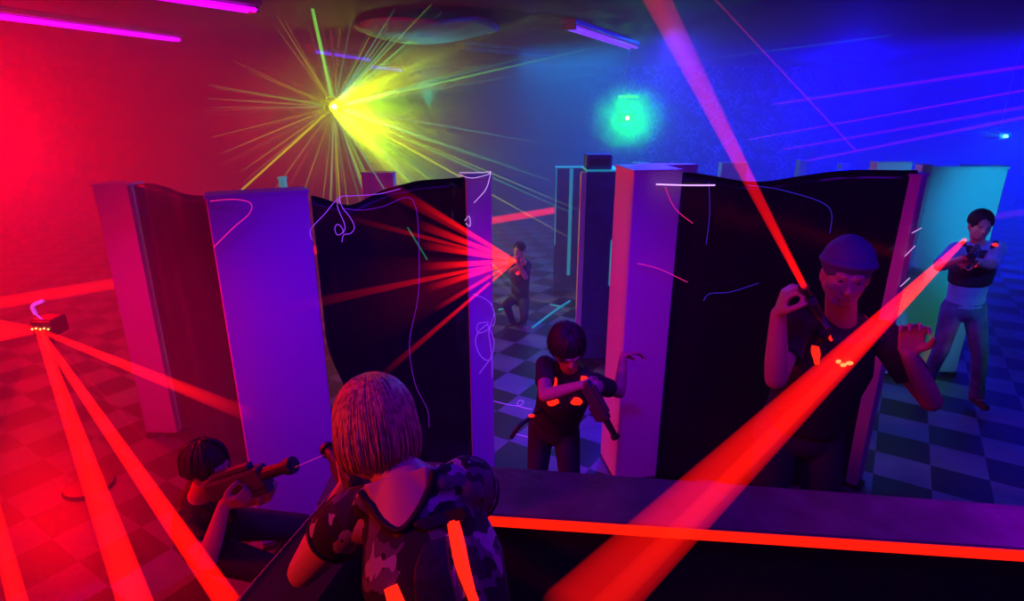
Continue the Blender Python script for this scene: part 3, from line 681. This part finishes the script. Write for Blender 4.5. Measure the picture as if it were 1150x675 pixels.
        cap(bm, an[k] - V((0, 0, .03 * s)), an[k] + foot[k] * .12 * s - V((0, 0, .045 * s)), .034 * s, .024 * s)
    fuse('body', bm, vox, M_skin, t, 3)
    # eyes
    for q in (-1, 1):
        bm = bmesh.new(); ball(bm, hp3(q * .029, .0745, .002) - t.location, .0115 * hs, sub=2); e = link('eye', bm, M_eye, t, True)
        bm = bmesh.new(); ball(bm, hp3(q * .029, .0815, .001) - t.location, .006 * hs, sub=2); link('iris', bm, M_iris, e, True)
    bm = bmesh.new(); cap(bm, hp3(-.017, .0905, -.0635) - t.location, hp3(.017, .0905, -.0635) - t.location, .0035 * hs, .0035 * hs, 1); link('lips', bm, M_lip, t, True)
    # clothing
    c = clothes
    if c.get('shirt'):
        bm = bmesh.new(); torso(bm, .010, .02)
        for k in 'lr':
            f = c.get('sleeve', .6)
            if f > 1:
                cap(bm, sh[k], el[k], .064 * s, .050 * s); cap(bm, el[k], L(el[k], wr[k], f - 1), .051 * s, .036 * s)
            else: cap(bm, sh[k], L(sh[k], el[k], f * .5), .064 * s, .060 * s); cone(bm, L(sh[k], el[k], f * .5), L(sh[k], el[k], f), .060 * s, .062 * s, 24)
        fuse('shirt', bm, vox * 1.15, c['shirt'], t, 4)
    if c.get('trousers'):
        bm = bmesh.new(); ball(bm, pel - up * .01 * s, (.165 * s, .118 * s, .12 * s), R3, 3); ball(bm, pel + up * .05 * s, (.158 * s, .112 * s, .08 * s), R3, 3)
        for k in 'lr':
            cap(bm, hp[k], kn[k], .094 * s, .066 * s); cap(bm, kn[k], an[k], .066 * s, .052 * s); cone(bm, L(kn[k], an[k], .6), an[k] - V((0, 0, .02 * s)), .056 * s, .062 * s, 24)
        fuse('trousers', bm, vox * 1.2, c['trousers'], t, 4)
    for k in 'lr':
        bm = bmesh.new(); a = an[k]; cap(bm, a - V((0, 0, .045 * s)) - foot[k] * .03 * s, a + foot[k] * .14 * s - V((0, 0, .05 * s)), .038 * s, .034 * s)
        fuse('shoe', bm, max(.008, vox), M_shoe, t, 3)
    if c.get('vest'):
        bm = bmesh.new()
        for q in range(24):
            f = c.get('vlo', .12) + (.86 - c.get('vlo', .12)) * q / 23; rx, ry = trunk_r(f); rx *= tw
            ball(bm, pel + (neck - pel) * f, ((rx + .022) * s, (ry + .026) * s, .055 * s), R3, 3)
        for q in (-1, 1): cap(bm, neck + rt * q * .085 * s - up * .035 * s - fw * .05 * s, neck + rt * q * .085 * s - up * .05 * s + fw * .06 * s, .036 * s, .036 * s)
        for k, q in (('r', 1), ('l', -1)):
            cap(bm, neck + rt * q * .09 * s - up * .055 * s, sh[k], .056 * s, .062 * s)
            if c.get('caps'): cone(bm, sh[k], sh[k] + (el[k] - sh[k]).normalized() * .085 * s, .064 * s, .066 * s, 24)
        v = fuse('vest', bm, vox * 1.1, c['vest'], t, 5)
        for item in c.get('leds', []):
            (x1, z1), (x2, z2), w_, fr = item
            bm = bmesh.new(); n_ = 9; pr = []
            for i in range(n_):
                f = i / (n_ - 1); X = (x1 + (x2 - x1) * f) * s; Z = (z1 + (z2 - z1) * f) * s
                # on the vest surface: widest of the two ellipsoids
                f_ = 1 + Z / (neck - pel).length; rx, ry = trunk_r(f_); rx *= tw; q_ = 1 - (X / ((rx + .022) * s)) ** 2
                best = max((ry + .026) * s * math.sqrt(max(0, q_)), .06 * s)
                pr.append(neck + rt * X + up * Z + fw * (fr * (best + .002)))
            ww = w_ * s; g = []
            for i, p in enumerate(pr):
                dd = (pr[min(i + 1, n_ - 1)] - pr[max(i - 1, 0)]).normalized(); sd = dd.cross(fw).normalized(); wt = ww * (.55 + .45 * math.sin(math.pi * min(1, .15 + i / (n_ - 1))))
                g.append([bm.verts.new(p + sd * u * wt + fw * fr * h_ - t.location) for u, h_ in ((-1, -.012), (-.8, .008), (.8, .008), (1, -.012))])
            for i in range(n_ - 1):
                for j in range(4): bm.faces.new((g[i][j], g[i][(j + 1) % 4], g[i + 1][(j + 1) % 4], g[i + 1][j]))
            bm.faces.new(g[0]); bm.faces.new(g[-1][::-1]); link('light_bar', bm, M_led, t)
    info = dict(t=t, hp3=hp3, hs=hs, s=s, sh=sh, el=el, wr=wr, up=up, rt=rt, fw=fw, neck=neck, H3=H3, chest=chest, mid=mid, pel=pel, tw=tw, loc=t.location.copy())
    return info
def hair(I, length, m, n=420, vol=1.12, seed=1, part=0.0, shell=True):
    "strand by strand over the skull, one mesh"
    r = random.Random(seed); bm = bmesh.new(); hs = I['hs']; hp3 = I['hp3']; loc = I['loc']
    if shell:
        b2 = bmesh.new(); ball(b2, hp3(0, -.018, .032), (.079 * hs * vol, .090 * hs * vol, .090 * hs * vol), I['H3'], 3)
        if length > .05: ball(b2, hp3(0, -.035, -.03), (.078 * hs * vol, .066 * hs * vol, .08 * hs), I['H3'], 3)
        me = bpy.data.meshes.new('q'); b2.to_mesh(me); b2.free(); me.transform(Matrix.Translation(-loc)); bm.from_mesh(me); bpy.data.meshes.remove(me)
    for i in range(n):
        a = r.uniform(-.83, .83) * math.pi; a += math.pi                     # around the head, open at the face
        ca, sa = math.cos(a), math.sin(a)                                   # a = pi is the back
        pts = []; wob = r.uniform(-.15, .15); le = length * r.uniform(.8, 1.05); vv = vol * r.uniform(1.0, 1.06)
        top = r.uniform(.02, .5); flare = r.uniform(-.05, .16)
        for k in range(7):
            f = k / 6; th = top + (1.62 - top) * min(1, f * 1.6)             # polar angle from the crown
            rr = math.sin(min(th, 1.57)); z = .032 + .092 * vv * math.cos(min(th, 1.57)); drop = max(0, f - .6) / .4 * le
            x = .081 * vv * rr * math.sin(a + wob * f); y = -.018 + .093 * vv * rr * math.cos(a + wob * f)
            tuck = 1 + (flare - .28 * (drop / .13) ** 2 if le > .05 else 0) * min(1, drop * 14)
            pts.append(hp3(x * tuck, y * (tuck if y < 0 else 1), z - drop) - loc)
        tube(bm, pts, .0032 * hs, 4, 2, .0012)
    return link('hair', bm, m, I['t'], True)

# --- fair-haired player in front, seen from behind
K1 = person('fair-haired player seen from behind in a camouflage vest with glowing bars', dict(
    neck=(-.222, 1.13, 1.425), swr=.118, tw=.86, pelvis=(-.09, .86, 1.02), right=(1, -.10, .34), head=P(421, 484, 1.235), look=(-.45, .8, -.35), hup=(-.12, .3, 1),
    wl=P(388, 548, 1.42), pl=(-.7, .1, -1), wr=(-.30, 1.42, 1.26), pr=(1, 0, -1), al=V((-.26, .80, .09)), ar=V((-.02, .62, .09)), kl=(0, 1, 0), kr=(0, 1, 0),
    hl=(-.3, .6, .5), nl=(.8, .3, 0), hr=(-.5, .7, .3), nr=(-.5, 0, .6), hs=.98), 1.0, .0055,
    dict(shirt=None, trousers=M_trous, vest=M_camo, caps=True, leds=[((.098, -.115), (.108, -.27), .013, -1), ((-.035, -.20), (-.01, -.36), .019, -1)]))
hair(K1, .105, M_hair, 900, 1.13, 5)
# vest details at the back: black neckline binding, dark plate between the bars, arm bindings
I = K1
def on(I, x, z, out, fr=-1):
    X = x * I['s']; Z = z * I['s']; f_ = 1 + Z / (I['neck'] - I['pel']).length; rx, ry = trunk_r(f_); rx *= I['tw']; s_ = I['s']
    best = max((ry + .026) * s_ * math.sqrt(max(0, 1 - (X / ((rx + .022) * s_)) ** 2)), .082 * s_)
    return I['neck'] + I['rt'] * X + I['up'] * Z + I['fw'] * fr * (best + out) - I['loc']
bm = bmesh.new(); tube(bm, [on(I, x_, z_, .004) for x_, z_ in ((-.085, -.01), (-.07, -.04), (-.035, -.085), (0, -.105), (.035, -.085), (.07, -.04), (.085, -.01))], .007, 8, 6)
link('neckline_binding', bm, M_trim, I['t'], True)
def patch(I, name, outline, out, m, th=.006, fr=-1, rows=10):
    "raised panel on the vest: outline gives x range per z, top to bottom"
    bm = bmesh.new(); g = []; N = 14; full = []
    for a_, b_ in zip(outline, outline[1:]): full += [tuple(a_[k] + (b_[k] - a_[k]) * q / 5 for k in range(3)) for q in range(5)]
    for (z, xa, xb) in full + [outline[-1]]:
        g.append([[bm.verts.new(on(I, xa + (xb - xa) * i / N, z, o_, fr)) for i in range(N + 1)] for o_ in (out, out - .02)])
    for j in range(len(g) - 1):
        for L_ in (0, 1):
            for i in range(N):
                f = (g[j][L_][i], g[j][L_][i + 1], g[j + 1][L_][i + 1], g[j + 1][L_][i]); bm.faces.new(f if L_ else f[::-1])
        for i in (0, N): bm.faces.new((g[j][0][i], g[j][1][i], g[j + 1][1][i], g[j + 1][0][i]))
    for j in (0, len(g) - 1):
        for i in range(N): bm.faces.new((g[j][0][i], g[j][0][i + 1], g[j][1][i + 1], g[j][1][i]))
    return link(name, bm, m, I['t'], True)
# bare skin above the neckline V
patch(I, 'bare_nape', [(-.0, -.074, .074), (-.02, -.072, .072), (-.04, -.066, .066), (-.06, -.052, .052), (-.08, -.036, .036), (-.095, -.018, .018), (-.104, -.004, .004)], .003, M_skin)
patch(I, 'back_plate', [(-.14, .045, .085), (-.18, .02, .084), (-.24, .01, .084), (-.30, .01, .084), (-.36, .01, .084)], .006, M_vest)
patch(I, 'shoulder_strap', [(-.095, .03, .13), (-.105, .03, .135), (-.118, .05, .135)], .006, M_trim)
bm = bmesh.new()
for k in 'lr':
    d = (I['el'][k] - I['sh'][k]).normalized(); M = frame(I['sh'][k] + d * .085 - I['loc'], d)
    pts = [M @ V((.064 * math.cos(a), .064 * math.sin(a), 0)) for a in [i * math.pi / 8 for i in range(17)]]
    tube(bm, pts, .006, 6, 3); link('armhole_binding', bm, M_trim, I['t'], True); bm = bmesh.new()
gun(P(392, 540, 1.42), P(366, 505, 1.66) - P(392, 540, 1.42), 'dark laser gun with round muzzle held by the fair-haired player', s=.9, led=False)

# --- player in the beanie
K2 = person('player in a blue beanie and black shirt raising one hand behind the ledge', dict(
    neck=P(948, 356, 2.12), pelvis=(1.21, 2.2, .90), right=(-1, .12, .05), head=P(950, 308, 2.04), look=(-.35, -1, -.12), hup=(.05, 0, 1),
    wl=P(1020, 398, 1.95), pl=(.7, -.1, -1), wr=P(874, 352, 1.95), pr=(.35, .3, -1), al=V((1.35, 2.2, .09)), ar=V((1.05, 2.15, .09)), kl=(0, -1, 0), kr=(0, -1, 0),
    hl=(-.03, .0, 1), nl=(-.5, -.85, 0), cl=.85, tl=1, hr=(.1, -.2, 1), nr=(.8, -.2, -.2), cr=1.3, tr=-1, sp=.03, hs=.98), 1.0, .0055,
    dict(shirt=M_shirtk, sleeve=.62, trousers=M_trous, vest=M_vest, leds=[((.10, -.10), (.085, -.16), .015, 1), ((.085, -.03), (.06, -.06), .009, 1)]))
I = K2
bm = bmesh.new(); hp3 = I['hp3']; ball(bm, hp3(0, -.018, .048), (.088, .102, .088), I['H3'], 3); ball(bm, hp3(0, -.045, .085), (.06, .06, .05), I['H3'], 3)
for a in range(24):
    a_ = a * math.pi / 12; cap(bm, hp3(.083 * math.cos(a_), -.014 + .098 * math.sin(a_), .045 + .012 * math.sin(a_)), hp3(.083 * math.cos(a_ + .27), -.014 + .098 * math.sin(a_ + .27), .045 + .012 * math.sin(a_ + .27)), .014, .014, 1)
fuse('beanie', bm, .005, M_cap, I['t'], 2)
# chest emblem, the bright spot of the beam put into its emission
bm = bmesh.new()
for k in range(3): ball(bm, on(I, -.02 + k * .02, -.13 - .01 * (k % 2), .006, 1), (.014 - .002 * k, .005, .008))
tag(link('chest_beam_spot', bm, M_hot, I['t'], True), 'hot orange-white beam spot on the chest')
_d = (P(728, -14, 1.15) - P(903, 322, 1.86)).normalized()
gun(P(903, 322, 1.86) - _d * .185, _d, 'dark laser gun raised in the fist of the beanie player', up=(0, 1, .3), s=.62)

# --- child in the middle
K3 = person('small dark-haired child with orange vest lights bending over a laser gun in the middle', dict(
    neck=P(642, 412, 2.52), pelvis=(.21, 2.62, .67), right=(-1, .35, .0), head=P(637, 390, 2.42), look=(.35, -1, -.85), hup=(0, -.4, 1),
    wl=P(700, 399, 2.66), pl=(0, -.2, -1), wr=P(655, 432, 2.32), pr=(-1, -.3, -.6), al=V((.32, 2.62, .07)), ar=V((.10, 2.58, .07)), kl=(0, -1, 0), kr=(0, -1, 0),
    hl=(1, .2, .1), nl=(0, -.5, -1), cl=.5, hr=(1, -.1, -.1), nr=(0, .6, -.5), cr=1.1, hs=1.12), .74, .0055,
    dict(shirt=M_shirtk, sleeve=.6, trousers=M_trous, vest=M_vest, leds=[((.10, -.03), (.05, -.12), .024, 1), ((.07, -.24), (.01, -.19), .026, 1), ((-.07, -.16), (-.13, -.18), .028, 1), ((-.095, .0), (-.11, -.07), .024, 1)]))
hair(K3, .05, M_hairk, 420, 1.16, 8)
gun(P(664, 446, 2.30), (.45, -.3, -.75), 'dark laser gun pointing down in the hands of the small child', s=.72, led=False)
bm = bmesh.new(); p_ = P(600, 468, 2.5); tube(bm, [P(574, 492, 2.45), P(584, 478, 2.45), P(600, 466, 2.5), P(612, 455, 2.55)], .010, 8, 5)
o = tag(link('gun_cable', bm, M_black, None, True), 'black cable hanging at the hip of the small child', 'cable')
bm = bmesh.new(); ball(bm, P(597, 467, 2.48), (.016, .01, .008)); link('light_tip', bm, M_led, o, True)

# --- player in jeans at the right
K4 = person('player in pale blue shirt and blue jeans standing with legs apart before the cyan panel', dict(
    neck=P(1099, 272, 4.12), pelvis=P(1082, 345, 4.15), right=(-1, .1, .0), head=P(1101, 253, 4.08), look=(-.3, -1, -.1),
    wl=P(1092, 292, 3.88), pl=(.9, 0, -.8), wr=P(1082, 290, 3.84), pr=(-.9, 0, -.8), al=P(1097, 449, 4.05), ar=P(1040, 428, 4.3), kl=(.2, -1, 0), kr=(-.3, -1, 0),
    hl=(-1, -.4, 0), nl=(0, .3, -1), cl=1.1, hr=(1, -.5, .1), nr=(0, 0, -1), cr=1.2), .84, .007,
    dict(shirt=M_shirtb, sleeve=.9, trousers=M_jean, vest=M_vest, vlo=.42, leds=[((.075, -.17), (.03, -.14), .022, 1), ((-.03, -.17), (-.08, -.19), .020, 1), ((-.09, .0), (-.11, -.05), .018, 1)]))
hair(K4, .02, M_hairk, 200, 1.05, 9)
gun(P(1095, 284, 3.86), P(1000, 350, 2.2) - P(1084, 269, 3.85), 'laser gun at the chest of the player in jeans, source of the broad beam', s=.85)

# --- far player
K5 = person('tiny far player kneeling in blue haze beyond the violet panel end, firing a red fan', dict(
    neck=P(584, 290, 5.85), pelvis=P(584, 335, 5.95), right=(-.7, .7, 0), head=P(583, 281, 5.8), look=(-.6, -1, -.05),
    wl=P(581, 296, 5.62), pl=(.6, 0, -1), wr=P(584, 298, 5.66), pr=(-.6, 0, -1), al=P(588, 358, 5.9), ar=P(576, 362, 5.85), kl=(0, -1, 0), kr=(-.4, -1, 0),
    cl=1.1, cr=1.1), .66, .009,
    dict(shirt=M_shirtk, sleeve=.9, trousers=M_trous, vest=M_vest, leds=[((.09, -.19), (.06, -.23), .035, 1), ((-.04, -.18), (-.07, -.22), .035, 1), ((-.09, -.01), (-.10, -.05), .035, 1)]))
hair(K5, .02, M_hairk, 150, 1.05, 10)
gun(P(583, 294, 5.72), P(579, 293, 5.4) - P(583, 294, 5.72), 'tiny laser gun of the far kneeling player at the tip of the red fan', s=.7)

# --- crouching player at the left
K6 = person('player crouching in red gloom, aiming a gun towards the fair-haired player', dict(
    neck=P(222, 556, 2.0), pelvis=(-1.30, 2.12, .42), right=(.1, -1, .0), head=P(234, 525, 1.97), look=(1, -.25, .0),
    wl=P(291, 560, 1.86), pl=(0, .2, -1), wr=P(252, 566, 1.78), pr=(-.2, -.5, -1), al=V((-1.15, 2.2, .08)), ar=V((-1.1, 1.92, .08)), kl=(1, .2, .6), kr=(1, -.2, .6),
    hl=(.8, -.2, .45), nl=(.2, -.3, 1), cl=1.0, hr=(1, -.1, .3), nr=(0, .6, .3), cr=1.1), .86, .006,
    dict(shirt=M_shirtk, sleeve=.6, trousers=M_trous, vest=M_vest, leds=[((-.08, -.10), (-.05, -.13), .018, 1)]))
hair(K6, .04, M_hairk, 300, 1.12, 11)
gun(P(262, 547, 1.84), P(328, 527, 1.76) - P(246, 552, 1.86), 'long dark laser gun aimed right by the crouching player', s=1.1)

# ------------------------------------------------------------------ haze: thin near the bunker, thick at the back and on the left
def haze(lo, hi, dens, label):
    bm = bmesh.new(); box(bm, lo, hi)
    hz = bpy.data.materials.new('haze'); hz.use_nodes = True; nt = hz.node_tree; nt.nodes.clear()
    out = nt.nodes.new('ShaderNodeOutputMaterial'); sc_ = nt.nodes.new('ShaderNodeVolumeScatter')
    sc_.inputs['Density'].default_value = dens; sc_.inputs['Color'].default_value = (.9, .9, .9, 1)
    nt.links.new(sc_.outputs[0], out.inputs['Volume'])
    tag(link('haze', bm, hz), label, 'haze', None, 'stuff')
haze((X0 + .02, 4.4, .001), (X1 - .02, Y1 - .02, ZC - .001), .12, 'thick theatrical haze filling the back of the hall')
haze((X0 + .02, Y0 + .02, .001), (-1.15, 4.39, ZC - .001), .13, 'red theatrical haze at the left side of the hall')
haze((-1.14, Y0 + .02, .001), (X1 - .02, 4.39, ZC - .001), .005, 'thin theatrical haze over the bunker and the maze')
def puff(c, rad, dens, label, col):
    "added fog, its tint holding the glow of a projector, thinning to nothing at its edge"
    bm = bmesh.new(); ball(bm, (0, 0, 0), 1, sub=3); hz = bpy.data.materials.new('halo_fog'); hz.use_nodes = True; nt = hz.node_tree; nt.nodes.clear()
    out = nt.nodes.new('ShaderNodeOutputMaterial'); sc_ = nt.nodes.new('ShaderNodeVolumeScatter'); tc = nt.nodes.new('ShaderNodeTexCoord'); sc_.inputs['Color'].default_value = (*col, 1)
    ln = nt.nodes.new('ShaderNodeVectorMath'); ln.operation = 'LENGTH'; nt.links.new(tc.outputs['Object'], ln.inputs[0])
    mr = nt.nodes.new('ShaderNodeMapRange'); mr.interpolation_type = 'SMOOTHSTEP'; mr.inputs['From Min'].default_value = 0; mr.inputs['From Max'].default_value = 1
    mr.inputs['To Min'].default_value = dens; mr.inputs['To Max'].default_value = 0
    nt.links.new(ln.outputs['Value'], mr.inputs['Value']); nt.links.new(mr.outputs[0], sc_.inputs['Density']); nt.links.new(sc_.outputs[0], out.inputs['Volume'])
    o = link('halo_fog', bm, hz); o.location = c; o.scale = rad; tag(o, label, 'haze', None, 'stuff')
puff(PA + V((.6, 0, -.15)), (2.1, 1.25, 1.0), 2.8, 'yellow-green glow of the hanging projector, as added tinted fog', (1, 1, .3))  # fog colour carries the projector glow
puff(PB + V((0, -.05, 0)), (.62, .5, .5), 4.5, 'green halo of the distant projector, as added tinted fog', (.02, 1, .06))
